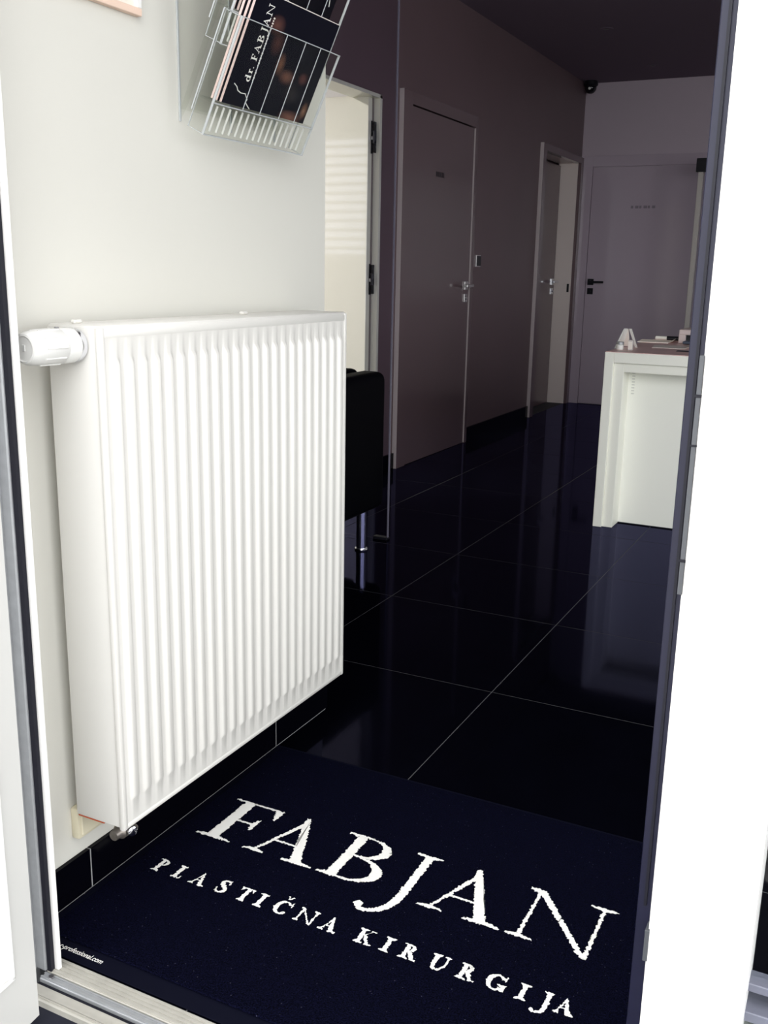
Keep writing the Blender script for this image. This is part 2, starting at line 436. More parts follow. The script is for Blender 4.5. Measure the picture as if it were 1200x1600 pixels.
# recessed door near the end of the corridor
d4 = struct('door_4', 'deep-set taupe door with bright lever handle at the corridor end', 'door', (XD, 8.0, 0))
c = MB().box(XD - .02, XC, 7.465, 7.55, 0, 2.07, .0015).box(XD - .02, XC, 8.5, 8.575, 0, 2.07, .0015).box(XD - .02, XC, 7.55, 8.5, 2.02, 2.07, .0015)
c.build('casing', M['lacquer'], d4)
MB().box(XD + .001, XC + .0005, 7.4635, 7.4655, .002, 2.069).build('lit_edge', M['lit_edge'], d4)  # light on the near casing edge, painted as a strip
MB().box(XD - .16, XD + .002, 8.492, 8.53, 0, 2.03).box(XD - .16, XD - .001, 7.52, 7.55, 0, 2.03).box(XD - .16, XD - .001, 7.55, 8.5, 2.022, 2.04).build('reveal', mat('reveal_lit', (.82, .72, .68), .4), d4)  # reveal colour lightened in place of the light falling on it
MB().box(XD - .175, XD - .135, 7.555, 8.455, .006, 2.0, .001).build('leaf', M['lacquer'], d4)
handle_set(d4, M['chrome'], (XD - .135, 8.39, 1.05), (0, -1, 0), (1, 0, 0))
MB().box(XD - .03, XD - .012, 8.486, 8.494, .965, 1.035, .002).build('strike_plate', M['black'], d4)

# door in the end wall
d5 = struct('door_5', 'glossy door, colour lightened as if lit, with black lever handle in the end wall', 'door', (-1.89, YF, 0))
c = MB().box(-2.437, -2.334, YF - .022, YF, 0, 2.085, .0015).box(-1.446, -1.335, YF - .022, YF, 0, 2.085, .0015).box(-2.334, -1.446, YF - .022, YF, 1.998, 2.085, .0015)
c.build('casing', M['lacquer_lit'], d5)
MB().box(-2.33, -1.45, YF - .016, YF, .006, 1.993, .001).build('leaf', M['lacquer_lit'], d5)
handle_set(d5, M['black'], (-2.288, YF - .016, 1.055), (1, 0, 0), (0, -1, 0), .13)
sg = MB()
for k, wd in enumerate((.02, .028, .018, .03, .018, .026)):
    sg.box(-1.99 + k * .035, -1.99 + k * .035 + wd, YF - .0178, YF - .0158, 1.66, 1.682)
sg.build('door_sign', mat('faint_print', (.26, .22, .26), .4), d5)

# ------------------------------------------------------------------ ENTRANCE FRONT
dj = struct('door_1', 'white entrance door opened outward at the left, with its frame and threshold', 'entrance door', (-.6, .98, 0))
# left jamb
MB().box(-1.30, -1.111, .925, 1.0, -.05, 2.22).box(-1.107, -1.081, .984, 1.000, .004, 2.22, .002).box(-1.112, -1.099, .972, .986, .004, 2.22, .002).box(-1.190, -1.1075, .999, 1.004, .004, 2.22).build('left_jamb', M['alu'], dj)
MB().box(-1.0815, -1.0725, .988, 1.002, .004, 2.22).build('gasket', M['gasket'], dj)
MB().box(-1.074, -1.0645, .996, 1.004, .004, 2.22, .001).build('stop_bead', M['pvc'], dj)
# right jamb, its rebate and lock strikes
MB().box(-.1395, -.0385, .94, 1.03, -.05, 2.22, .002).box(-.150, -.139, 1.004, 1.03, -.05, 2.22).build('right_jamb', M['pvc'], dj)
rb = MB().box(-.1675, -.1475, 1.018, 1.045, -.003, 2.22, .001).build('rebate', M['frame_blue'], dj)
MB().box(-.1600, -.1570, 1.0155, 1.019, .42, 2.2).build('gasket', M['gasket'], dj)
M['strike'] = mat('strike_grey', (.085, .09, .10), .4, .4)
s_ = MB().box(-.1538, -.1490, 1.000, 1.0185, .80, 1.045, .0005).build('strike_plate', M['strike'], dj)
MB().box(-.1545, -.1480, .9992, 1.0005, 1.004, 1.007).box(-.1545, -.148, .9992, 1.0005, .955, .957).box(-.1545, -.148, .9992, 1.0005, .835, .838).build('latch_slot', M['gasket'], s_)
MB().box(-.1535, -.1480, 1.000, 1.0185, .36, .40, .0005).build('strike_plate', M['strike'], dj)
# head
MB().box(-1.30, -.04, .93, 1.03, 2.15, 2.24, .002).build('head', M['pvc'], dj)
MB().box(-1.16, -.04, .975, .985, 2.24, CE).build('transom_pane', M['glass'], dj)
# threshold
t = MB().box(-1.083, -.12, .988, 1.021, -.05, .004, .001)
for k in range(4): t.box(-1.083, -.12, .991 + k * .0075, .995 + k * .0075, .004, .0054)
t.build('threshold', M['alu_cream'], dj)
t = MB().box(-1.083, -.12, .972, .988, -.05, .001, .001).box(-1.083, -.12, .9745, .9775, .001, .0028).box(-1.083, -.12, .983, .986, .001, .0028)
t.build('threshold_channel', M['alu'], dj)
MB().box(-1.083, -.12, .9655, .972, -.05, -.006).build('drain_slot', M['gasket'], dj)
t = MB().box(-1.083, -.12, .938, .9655, -.016, -.002, .002).box(-1.083, -.12, .942, .944, -.002, -.0005).box(-1.083, -.12, .945, .949, -.002, -.0005)
t.build('threshold_nosing', M['alu_cream'], dj)
MB().cyl((-1.066, .981, .001), (-1.066, .981, .004), .0045, seg=12).build('screw', M['steel'], dj)
# open leaf: hinge edge at (-1.018, .912), swinging towards the street
a = math.radians(-6)
leaf = bpy.data.objects.new('leaf', None)
lm = MB().box(-.062, 0, -.93, 0, 0.0, 2.12, .004)
lo = lm.build('leaf', M['pvc_leaf'], dj, local=True)
lo.location = Vector((-1.018, .912, .002)) - dj.location; lo.rotation_euler = (0, 0, -a)
lo.rotation_euler = (0, 0, math.radians(5))
bpy.data.objects.remove(leaf)
MB().box(0, .003, -.88, -.054, .110, 2.06, .0015).build('infill_panel', mat('panel_white', (.90, .88, .85), .3), lo, local=True)
MB().box(.0005, .0045, -.055, -.051, .105, 2.065).box(.0005, .0045, -.883, -.879, .08, 2.065).box(.0005, .0045, -.883, -.051, .104, .109).build('glazing_bead', M['pvc'], lo, local=True)

# glazed front to the right of the door
w1 = struct('window_1', 'fixed sidelight and glazed front to the right of the entrance', 'window', (1.6, 1.0, 0))
f = MB()
f.box(-.0405, XR, .96, 1.03, -.05, .335, .002)
for x in (1.15, 2.3, XR - .06): f.box(x, x + .06, .95, 1.03, .33, CE)
f.box(-.0405, XR, .95, 1.03, 2.58, CE)
f.build('frame', mat('frame_pale', (.30, .33, .31), .4), w1)
MB().box(-.0405, XR, .975, 1.015, .345, .357, .001).box(-.0405, XR, .985, 1.01, .375, .385, .001).build('glazing_bead', mat('bead_grey', (.12, .125, .16), .5), w1)
for (x0, x1) in ((-.0405, 1.15), (1.21, 2.3), (2.36, XR - .06)):
    MB().box(x0, x1, .993, 1.0, .335, 2.6).build('pane', M['glass'], w1)

# ------------------------------------------------------------------ RADIATOR
y0, y1, z0, z1, xf, xb = 1.143, 1.917, .180, 1.022, -1.043, -1.155
rad = thing('radiator', 'white ribbed panel radiator with thermostatic valve on the white wall', 'radiator', (xb, (y0 + y1) / 2, z0))


def rib_panel(xf, depth, n=23):
    """pressed steel front sheet: flat border, rounded vertical flutes with sloping ends"""
    bm = bmesh.new()
    p = (y1 - y0 - .032) / n; ys = [y0 + .004]; ds = [0]
    s0 = y0 + .016
    for k in range(n):
        for q in range(14):
            fr = q / 14
            ys.append(s0 + (k + fr) * p); u = min(1, max(0, (.5 - abs(fr - .5) - .14) / .24)); ds.append(depth * u * u * (3 - 2 * u))
    ys += [s0 + n * p, y1 - .004]; ds += [0, 0]
    zr = [(z0 + .004, 0), (z0 + .048, 0), (z0 + .058, 1), (z1 - .052, 1), (z1 - .041, 0), (z1 - .004, 0)]
    g_ = [[bm.verts.new((xf + d * kz, y, z)) for y, d in zip(ys, ds)] for z, kz in zr]
    for a_, b_ in zip(g_, g_[1:]):
        for k in range(len(ys) - 1): bm.faces.new((a_[k], a_[k + 1], b_[k + 1], b_[k]))
    m = MB(); m.bm.free(); m.bm = bm
    return m


rib_panel(xf - .004, .0062).build('front_panel', M['radiator'], rad, True)
b = MB().box(xf - .012, xf - .0052, y0 + .001, y1 - .001, z0 + .001, z1 - .001, .001)
for (ya, yb, za, zb) in ((y0, y0 + .012, z0, z1 + .006), (y1 - .012, y1, z0, z1 + .006), (y0 + .004, y1 - .004, z0 + .0005, z0 + .012), (y0 + .004, y1 - .004, z1 - .012, z1 + .004)):
    b.box(xf - .014, xf - (.0025 if yb - ya < .1 else .0031), ya, yb, za, zb, .0035, 2)
b.build('panel_rim', M['radiator'], rad, True)
MB().box(xb, xf - .011, y0 + .003, y0 + .010, z0 + .003, z1 + .006, .003, 2).build('side_cover', M['radiator'], rad, True)
MB().box(xb, xf - .011, y1 - .010, y1 - .003, z0 + .003, z1 + .006, .003, 2).build('side_cover', M['radiator'], rad, True)
tg = MB().box(xb + .001, xf - .0045, y0 + .0045, y1 - .0045, z1 - .010, z1 + .008, .003, 2)
tg.build('top_grille', M['radiator'], rad, True)
MB().box(xb, xb + .008, y0 + .02, y1 - .02, z0 + .01, z1 - .02).box(xb + .02, xf - .02, y0 + .03, y1 - .03, z0 + .02, z0 + .05).build('rear_panel', M['radiator'], rad)
for yy in (1.165, 1.62):
    MB().box(xb + .03, xb + .040, yy, yy + .018, z1 + .008, z1 + .014, .002).build('grille_clip', M['radiator'], rad)
for yy in (1.30, 1.76):
    MB().box(XW + .0012, xb + .002, yy, yy + .03, z0 + .1, z1 - .06).build('wall_bracket', M['radiator'], rad)
# thermostatic valve
vx, vz = -1.095, 1.000
v = MB().lathe((vx, y0 + .004, vz), (0, -1, 0), [(0, .012), (.004, .025), (.010, .026), (.016, .0255)], 32)
v.build('valve_collar', M['chrome'], rad, True)
v = MB().lathe((vx, y0 - .010, vz), (0, -1, 0), [(0, .0225), (.002, .0262), (.022, .0268), (.026, .0255), (.028, .0268), (.070, .0262), (.086, .0245), (.093, .0215), (.094, .0185), (.0925, .017), (.0925, .0005)], 40)
tv = v.build('thermostat_head', M['plastic_white'], rad, True)
r_ = MB()
for k in range(10):
    an = 2 * math.pi * k / 10
    cx_, cz_ = vx + .0262 * math.cos(an), vz + .0262 * math.sin(an)
    r_.cyl((cx_, y0 - .042, cz_), (cx_, y0 - .082, cz_), .0018, .0012, 8)
r_.build('grip_ridges', M['plastic_white'], tv)
MB().box(vx - .003, vx + .003, y0 - .1035, y0 - .102, vz - .004, vz + .006, .001).build('end_mark', mat('mark_grey', (.60, .60, .58), .5), tv)
MB().box(vx - .003, vx + .003, y0 - .040, y0 - .034, vz + .0262, vz + .0285, .0008).build('dial_pointer', mat('mark_dark', (.25, .25, .25), .5), tv)
# lower return valve and pipe
MB().box(xb + .004, xf - .05, y0 + .0032, y0 + .006, z0 + .0015, z0 + .0035).build('lower_edge', M['red'], rad)
v = MB().lathe((-1.075, y0 + .045, z0 - .018), (0, -1, 0), [(0, .011), (.012, .014), (.024, .014), (.028, .010), (.040, .009)], 18)
v.cyl((-1.10, y0 + .05, z0 - .012), (-1.055, y0 + .035, z0 - .014), .008).cyl((-1.075, y0 + .030, z0 - .016), (-1.075, y0 + .030, z0 + .012), .010)
v.build('return_valve', M['brass_dirty'], rad, True)
MB().cyl((XW + .0012, y0 + .050, z0 - .012), (-1.10, y0 + .050, z0 - .012), .0075).build('pipe', M['brass_dirty'], rad, True)
MB().lathe((-1.058, y0 + .030, z0 - .014), (1, -.4, 0), [(0, .008), (.008, .009), (.010, .006)], 14).build('valve_cap', M['chrome'], rad, True)
# cream pipe cover on the wall
pc = thing('pipe_cover', 'small cream plastic box low on the white wall beside the radiator', 'pipe cover', (XW, 1.185, .145))
MB().box(XW, XW + .018, 1.160, 1.222, .119, .180, .004, 2).build('shell', M['cream'], pc, True)
MB().box(XW + .017, XW + .021, 1.166, 1.216, .125, .174, .002).build('face_plate', M['cream'], pc)

# ------------------------------------------------------------------ PICTURE FRAME (its lower edge enters the photograph)
pf = thing('picture_frame', 'pale framed notice with peach lower edge high on the white wall', 'picture', (XW, 1.22, 1.525))
MB().box(XW, XW + .012, 1.00 + .05, 1.422, 1.525, 1.537, .001).build('frame', M['peach'], pf)
MB().box(XW, XW + .012, 1.05, 1.062, 1.537, 1.90, .001).box(XW, XW + .012, 1.410, 1.422, 1.537, 1.90, .001).box(XW, XW + .012, 1.05, 1.422, 1.888, 1.90, .001).build('frame', M['pvc'], pf)
MB().box(XW, XW + .006, 1.062, 1.410, 1.537, 1.888).build('sheet', mat('sheet_cream', (.80, .77, .68), .6), pf)

# ------------------------------------------------------------------ LETTER SHAPES (serif capitals drawn as polygons; cap height 1)
def arcs(a0, a1, n): return [math.radians(a0 + (a1 - a0) * k / n) for k in range(n + 1)]


def ring(cx, cy, rx, ry, a0, a1, T, t, n=18):
    """crescent bowl: thick at the sides (T), thin at top and bottom (t)"""
    out = []
    pr = None
    for a in arcs(a0, a1, n):
        c_, s_ = math.cos(a), math.sin(a)
        o = (cx + rx * c_, cy + ry * s_); i = (cx + (rx - T) * c_, cy + (ry - t) * s_)
        if pr: out.append([pr[0], o, i, pr[1]])
        pr = (o, i)
    return out


def stroke(pts, n=8):
    """Catmull-Rom ribbon through (x, y, width)"""
    P = [pts[0]] + list(pts) + [pts[-1]]
    c = []
    for k in range(1, len(P) - 2):
        for q in range(n):
            u = q / n
            c.append(tuple(.5 * ((2 * P[k][d]) + (-P[k - 1][d] + P[k + 1][d]) * u + (2 * P[k - 1][d] - 5 * P[k][d] + 4 * P[k + 1][d] - P[k + 2][d]) * u * u
                     + (-P[k - 1][d] + 3 * P[k][d] - 3 * P[k + 1][d] + P[k + 2][d]) * u ** 3) for d in range(3)))
    c.append(pts[-1])
    L, Rr = [], []
    for k, (x, y, w_) in enumerate(c):
        a_ = c[max(0, k - 1)]; b_ = c[min(len(c) - 1, k + 1)]
        dx, dy = b_[0] - a_[0], b_[1] - a_[1]; l = math.hypot(dx, dy) or 1
        L.append((x - dy / l * w_ / 2, y + dx / l * w_ / 2)); Rr.append((x + dy / l * w_ / 2, y - dx / l * w_ / 2))
    return [[L[k], L[k + 1], Rr[k + 1], Rr[k]] for k in range(len(c) - 1)]


def rect(x0, x1, y0, y1): return [(x0, y0), (x1, y0), (x1, y1), (x0, y1)]


def disc(cx, cy, r, n=14): return [(cx + r * math.cos(2 * math.pi * k / n), cy + r * math.sin(2 * math.pi * k / n)) for k in range(n)]


def foot(x0, x1, a, b, y, t, up=1):
    """bracketed serif from x0 to x1 under a stem a..b"""
    h = t * 1.1 * up
    return [[(x0, y), (x1, y), (x1, y + t * .8 * up), (b, y + t * .8 * up + h * .9), (a, y + t * .8 * up + h * .9), (x0, y + t * .8 * up)]]


def glyph(ch, T=.125, t=.038):
    s = .30 * .45
    if ch == 'F':
        return [rect(.12, .12 + T, 0, 1)] + foot(0, .40, .12, .12 + T, 0, t) + [rect(.01, .56, 1 - t, 1), rect(.2, .45, .50, .50 + t),
                [(.60, 1), (.585, .74), (.56, .75), (.50, 1 - t), (.44, 1 - t), (.44, 1)], [(.47, .65), (.46, .37), (.44, .38), (.40, .50), (.40, .50 + t), (.44, .64)]], .66
    if ch == 'A':
        w_ = T / .125
        return [[(.11, 0), (.11 + t, 0), (.44, .84), (.41, .94)], [(.37, 1.02), (.43, 1.02), (.78 + .02 * w_, 0), (.78 - T * 1.02, 0), (.375, .91)],
                rect(.20 + t, .62, .33, .33 + t)] + foot(0, .28, .11, .11 + t, 0, t) + foot(.53, .94, .66, .80, 0, t), .96
    if ch == 'B':
        P = [rect(.12, .12 + T, 0, 1)] + ring(.32, .765, .32, .235, -90, 90, T, t) + ring(.33, .27, .40, .27, -90, 90, T * 1.1, t)
        return P + [rect(.0, .33, 1 - t, 1), rect(.0, .34, 0, t), rect(.2, .34, .53 - t * .4, .53 + t * .6), [(.06, 1 - t), (.12, 1 - 2.2 * t), (.12, 1 - t)], [(.06, t), (.12, 2.2 * t), (.12, t)]], .80
    if ch == 'J':
        P = [[(.26, 1), (.26 + T, 1), (.26 + T, .1), (.26, .1)]] + foot(.12, .52, .26, .26 + T, 1, t, -1)
        P += stroke([(.26 + T / 2, .12, T), (.24 + T / 2, -.10, T * .95), (.15 + T / 2, -.30, T * .72), (.02, -.41, T * .5), (-.10, -.40, T * .6)])
        return P + [disc(-.115, -.345, T * .52)], .52
    if ch == 'N':
        return [rect(.13, .13 + t * 1.15, 0, .97), [(.02, 1), (.20, 1), (.955, -.03), (.90, -.03), (.85, 0), (.17, .90), (.02, 1 - t)], rect(.90, .90 + t * 1.15, -.02, 1)] + foot(0, .32, .13, .13 + t, 0, t) + foot(.76, 1.08, .90, .90 + t, 1, t, -1), 1.08
    if ch == 'P' or ch == 'R':
        P = [rect(.12, .12 + T, 0, 1)] + foot(0, .12 + T + .13, .12, .12 + T, 0, t) + ring(.30, .745, .34, .255, -90, 90, T, t) + [rect(0, .31, 1 - t, 1), rect(.2, .31, .49, .49 + t)]
        if ch == 'R':
            P += [[(.30, .51), (.30 + T * 1.1, .51), (.80, .05), (.84, 0), (.62, 0)]] + [rect(.6, .9, 0, t)]
            return P, .88
        return P, .66
    if ch == 'L':
        return [rect(.12, .12 + T, 0, 1)] + foot(0, .42, .12, .12 + T, 1, t, -1) + [rect(0, .56, 0, t), [(.60, .30), (.575, .0), (.46, 0), (.50, t)]], .64
    if ch == 'S':
        return stroke([(.53, .74, t), (.46, .93, t * 1.1), (.30, .98, t * 1.4), (.14, .88, T * .8), (.15, .68, T), (.32, .52, T * 1.15), (.50, .36, T), (.51, .13, T * .8), (.32, .02, t * 1.4), (.14, .07, t * 1.1), (.06, .27, t)]) + \
            [rect(.51, .55, .68, .99), rect(.05, .09, .01, .33)], .62
    if ch == 'T':
        return [rect(.33, .33 + T, 0, 1)] + foot(.20, .60, .33, .33 + T, 0, t) + [rect(.02, .76, 1 - t, 1), [(.0, 1), (.03, .73), (.06, .74), (.16, 1 - t), (.16, 1)], [(.78, 1), (.75, .73), (.72, .74), (.62, 1 - t), (.62, 1)]], .78
    if ch == 'I':
        return [rect(.14, .14 + T, 0, 1)] + foot(.0, .28 + T, .14, .14 + T, 0, t) + foot(.0, .28 + T, .14, .14 + T, 1, t, -1), .28 + T
    if ch in 'CČG':
        P = ring(.48, .5, .46, .52, 38, 322, T * 1.15, t * 1.2, 30) + [[(.86, 1.0), (.89, 1.0), (.90, .66), (.86, .66), (.80, .86)]]
        if ch == 'Č': P += [[(.30, 1.36), (.38, 1.36), (.48, 1.23), (.58, 1.36), (.66, 1.36), (.52, 1.12), (.44, 1.12)]]
        if ch == 'G':
            P += [rect(.74, .74 + T, .03, .42)] + foot(.58, .98, .74, .74 + T, .44, t, -1)
            return P, 1.0
        return P, .92
    if ch == 'K':
        return [rect(.12, .12 + T, 0, 1)] + foot(0, .26 + T, .12, .12 + T, 0, t) + foot(0, .26 + T, .12, .12 + T, 1, t, -1) + \
            [[(.22, .42), (.22, .50), (.68, .98), (.75, .98)], [(.34, .56), (.44, .66), (.86, .0), (.66, .0)], rect(.56, .84, 1 - t, 1), rect(.60, .94, 0, t)], .94
    if ch == 'U':
        P = [rect(.12, .12 + T, .30, 1), rect(.72, .72 + t * 1.2, .30, 1)] + foot(0, .26 + T, .12, .12 + T, 1, t, -1) + foot(.60, .90, .72, .76, 1, t, -1)
        pts = stroke([(.12 + T / 2, .32, T), (.15 + T / 2, .13, T * .9), (.30 + T / 2, .02, T * .55), (.58, .06, t * 1.3), (.72 + t * .6, .32, t * 1.2)])
        return P + pts, .90
    if ch == 'd':
        return ring(.30, .30, .28, .32, 0, 360, T * 1.0, t * 1.1, 24) + [rect(.46, .46 + T, 0, 1.0), [(.36, 1.0), (.46 + T, 1.0), (.46, .93), (.36, .97)], rect(.46, .70, 0, t)], .72
    if ch == 'r':
        return [rect(.10, .10 + T, 0, .60), rect(0, .34, 0, t), [(.0, .6), (.1 + T, .63), (.1, .54)]] + stroke([(.16, .42, t), (.26, .57, t * 1.5), (.38, .59, T * .8), (.42, .52, T * .8)]), .46
    if ch == '.':
        return [disc(.10, .05, .075)], .24
    return [], .4


def warp(x, y, jit, fq):
    n = mnoise.noise_vector(Vector((x * fq, y * fq, 3.7)))
    return x + n.x * jit, y + n.y * jit


def letters(name, m, parent, placed, T, t, to3d, ext, step=0.0, jit=0.0):
    """placed: list of (char, x, scale_x, size); to3d maps drawing metres to a point; each letter is its own piece"""
    for ch, x0, sx, size in placed:
        q = MB()
        for kp, poly in enumerate(glyph(ch, T, t)[0]):
            pts = [(x0 + px * sx, py * size) for px, py in poly]
            if step > 0:
                o_ = []
                for k in range(len(pts)):
                    a_, b_ = pts[k], pts[(k + 1) % len(pts)]
                    L = math.hypot(b_[0] - a_[0], b_[1] - a_[1]); n = max(1, int(L / step))
                    for j in range(n):
                        u = j / n
                        o_.append(warp(a_[0] + (b_[0] - a_[0]) * u, a_[1] + (b_[1] - a_[1]) * u, jit, 360.0))
                pts = o_
            q.bm.faces.new([q.bm.verts.new(Vector(to3d(*p)) + Vector(ext) * kp) for p in pts])
        bmesh.ops.triangulate(q.bm, faces=q.bm.faces[:])
        q.build(name, m, parent, local=True)


# ------------------------------------------------------------------ DOORMAT
mx0, mx1, my0, my1 = -1.172, -.162, 1.026, 1.828
dm = thing('doormat', 'black navy logo doormat with woven white lettering inside the threshold', 'doormat', (mx0, my0, 0))
W_, H_ = mx1 - mx0, my1 - my0
MB().box(0, W_, 0, H_, .0002, .0028, .001).build('rubber_backing', M['rubber_edge'], dm, local=True)
MB().box(.016, W_ - .016, .034, H_ - .012, .0026, .0075, .002).build('pile', M['pile'], dm, local=True)
bx = lambda X: X - mx0
BASE = 1.4235 - my0; CAP = .147
spec = [('F', -1.113, -.990, .61), ('A', -1.000, -.845, .94), ('B', -.834, -.713, .73), ('J', -.683, -.630, .40), ('A', -.621, -.465, .94), ('N', -.454, -.288, 1.08)]
pl = []
for ch, xa, xb_, wd in spec:
    sx = (xb_ - xa) / wd
    pl.append((ch, bx(xa) - (.12 * sx if ch == 'J' else 0), sx, CAP))
letters('large_letter', M['ink'], dm, pl, .125, .036, lambda x, y: (x, BASE + y, .0078), (0, 0, .00003), .0014, .0034)
pl = []
for word in (list(zip('PLASTIČNA', (-1.112, -1.066, -1.025, -.968, -.924, -.883, -.845, -.798, -.746))),
             list(zip('KIRURGIJA', (-.677, -.627, -.592, -.539, -.488, -.440, -.386, -.350, -.325)))):
    for ch, X in word: pl.append((ch, bx(X), .036, .0375))
letters('small_letter', M['ink'], dm, pl, .21, .085, lambda x, y: (x, 1.281 - my0 + y, .0078), (0, 0, .00003), .0012, .0023)
# maker's line on the rubber edge
fc = bpy.data.curves.new('edge_print', 'FONT'); fc.body = 'r-professional.com'; fc.size = .0118; fc.extrude = .0001
fo = bpy.data.objects.new('edge_print_curve', fc); COL.objects.link(fo)
bpy.context.view_layer.update()
me = bpy.data.meshes.new_from_object(fo.evaluated_get(bpy.context.evaluated_depsgraph_get()))
bpy.data.objects.remove(fo)
xs = [v.co.x for v in me.vertices]; k = .091 / (max(xs) - min(xs))
for v in me.vertices: v.co.x = (v.co.x - min(xs)) * k; v.co.x += v.co.y * .18; v.co.y *= 1.25
me.materials.append(M['ink'])
eo = bpy.data.objects.new('edge_print', me); COL.objects.link(eo); eo.parent = dm
eo.location = (bx(-1.108), 1.0405 - my0, .0031)

# ------------------------------------------------------------------ LEAFLET RACK
TILT = math.radians(25.5)
rk = thing('leaflet_rack', 'clear acrylic tiered leaflet rack leaning out from the white wall', 'leaflet rack', (-1.126, 1.515, 1.350), rot=(0, TILT, 0))
RW = .342
MB().box(-.060, -.057, 0, RW, .02, .47, .0008).build('back_panel', M['acrylic'], rk, local=True)
for ti, (dx, dz) in enumerate(((0, 0), (-.024, .150))):
    MB().box(dx, dx + .003, 0, RW, dz, dz + .205, .0008).build('pocket_front', M['acrylic'], rk, local=True)
    MB().box(dx - .030, dx, 0, RW, dz + .055, dz + .058).build('pocket_floor', M['acrylic'], rk, local=True)
    for yy in (0, RW - .003):
        MB().box(dx - .034, dx, yy, yy + .003, dz, dz + .205).build('pocket_side', M['acrylic'], rk, local=True)
        MB().box(dx - .001, dx + .0034, yy + .0006, yy + .0024, dz, dz + .205).box(dx - .0345, dx - .0330, yy + .0006, yy + .0024, dz, dz + .205).box(dx - .034, dx, yy + .0006, yy + .0024, dz + .2035, dz + .205).box(dx - .034, dx, yy + .0006, yy + .0024, dz, dz + .0012).build('edge', M['acrylic_edge'], rk, local=True)
    MB().box(dx - .0345, dx - .0325, -.004, RW + .004, dz + .03, dz + .205).build('pocket_back', M['acrylic'], rk, local=True)
    MB().box(dx - .0347, dx - .0323, -.0052, -.004, dz + .03, dz + .205).box(dx - .0347, dx - .0323, -.004, RW + .004, dz + .2045, dz + .206).build('edge', M['acrylic_edge'], rk, local=True)
    MB().box(dx - .001, dx + .0036, 0, RW, dz - .001, dz + .001).box(dx, dx + .0035, 0, RW, dz + .2045, dz + .206).box(dx - .001, dx + .0036, 0, RW, dz + .0555, dz + .0572).build('edge', M['acrylic_edge'], rk, local=True)
    for fr in (.2, .4, .635, .835):
        yy = .033 + fr * .278
        MB().box(dx + .0028, dx + .0040, yy, yy + .0011, dz + .058, dz + .205).build('rib', M['acrylic_edge'], rk, local=True)
    for k in range(16):
        yy = .022 + k * .0197
        MB().box(dx - .0045, dx - .0005, yy, yy + .0012, dz + .006, dz + .052).build('rib', M['rib_pale'], rk, local=True)
ct, st = math.cos(TILT), math.sin(TILT)
for yy in (.012, .170, RW - .016):          # stand-off brackets between the wall and the back panel
    def loc(X, Z): dx_, dz_ = X + 1.126, Z - 1.350; return (ct * dx_ - st * dz_, yy, st * dx_ + ct * dz_)
    MB().prism([loc(XW + .0005, 1.375), loc(XW + .0005, 1.80), loc(-1.126 - .058 * ct + .47 * st, 1.350 + .058 * st + .47 * ct), loc(-1.126 - .058 * ct + .03 * st, 1.350 + .058 * st + .03 * ct)], (0, .003, 0)).build('bracket', M['acrylic'], rk, local=True)
    MB().prism([loc(XW + .0005, 1.375), loc(XW + .0005, 1.80), loc(XW + .004, 1.80), loc(XW + .004, 1.375)], (0, .0032, 0)).build('edge', M['acrylic_edge'], rk, local=True)


def leaflet(label, x, y, z, front=False, cover=None):
    th = .0045
    t_ = thing('leaflet', label, 'leaflet', (-1.126 + ct * x + st * z, 1.515 + y, 1.350 - st * x + ct * z), 'dark leaflets in the clear rack', rot=(0, TILT, 0))
    MB().box(-th + .0008, -.0008, .001, .2795, .001, .1950).build('pages', M['paper'], t_, local=True)
    MB().box(-.0008, 0, 0, .280, 0, .196).build('cover', cover or M['cover_plain'], t_, local=True)
    MB().box(-th, -th + .0008, 0, .280, 0, .196).build('back_cover', M['cover_plain'], t_, local=True)
    MB().box(-th, 0, -.0008, 0, 0, .196).build('spine', M['spine'], t_, local=True)
    MB().box(-th, .0004, 0, .28, .1955, .1968).build('top_edge', M['paper'], t_, local=True)
    return t_


def squiggle(par, pts, r=.0009):
    return MB().tube([(0.0004, a_, b_) for a_, b_ in pts], r, 6).build('signature_line', M['ink'], par, local=True)


l1 = leaflet('front dark leaflet reading dr. FABJAN in the lower pocket of the clear rack', -.004, .031, .060, True, M['cover'])
pl = []; cx = 0
for ch in 'dr. FABJAN':
    ad = .32 if ch == ' ' else glyph(ch)[1]
    if ch == 'J': cx += .08
    if ch != ' ': pl.append((ch, .046 + cx * .0178, .0178, .0178))
    cx += ad + .09
letters('cover_letter', M['ink'], l1, pl, .16, .07, lambda x, y: (.0005, .058 - y, x), (.00002, 0, 0))
tb = MB()
for k in range(26):
    if k % 7 != 5: tb.box(.0002, .0005, .066, .0695 + .001 * (k % 2), .050 + k * .0044, .0528 + k * .0044)
tb.build('small_print', M['paper'], l1, local=True)
squiggle(l1, [(.018, .037), (.028, .033), (.034, .027), (.046, .024), (.059, .025), (.064, .021), (.070, .0165), (.068, .011), (.076, .006), (.080, .004), (.086, .001)])
leaflet('dark leaflet with pink spine just behind the front one in the lower pocket', -.0092, .025, .060)
leaflet('dark leaflet hindmost in the lower pocket, its pale edge showing', -.015, .019, .060)
l4 = leaflet('dark leaflet with white scribble in the upper pocket of the clear rack', -.028, .027, .2095)
squiggle(l4, [(.236, .098), (.240, .088), (.252, .084), (.258, .078), (.262, .068)])
leaflet('dark leaflet behind the scribbled one in the upper pocket', -.0335, .021, .2095)

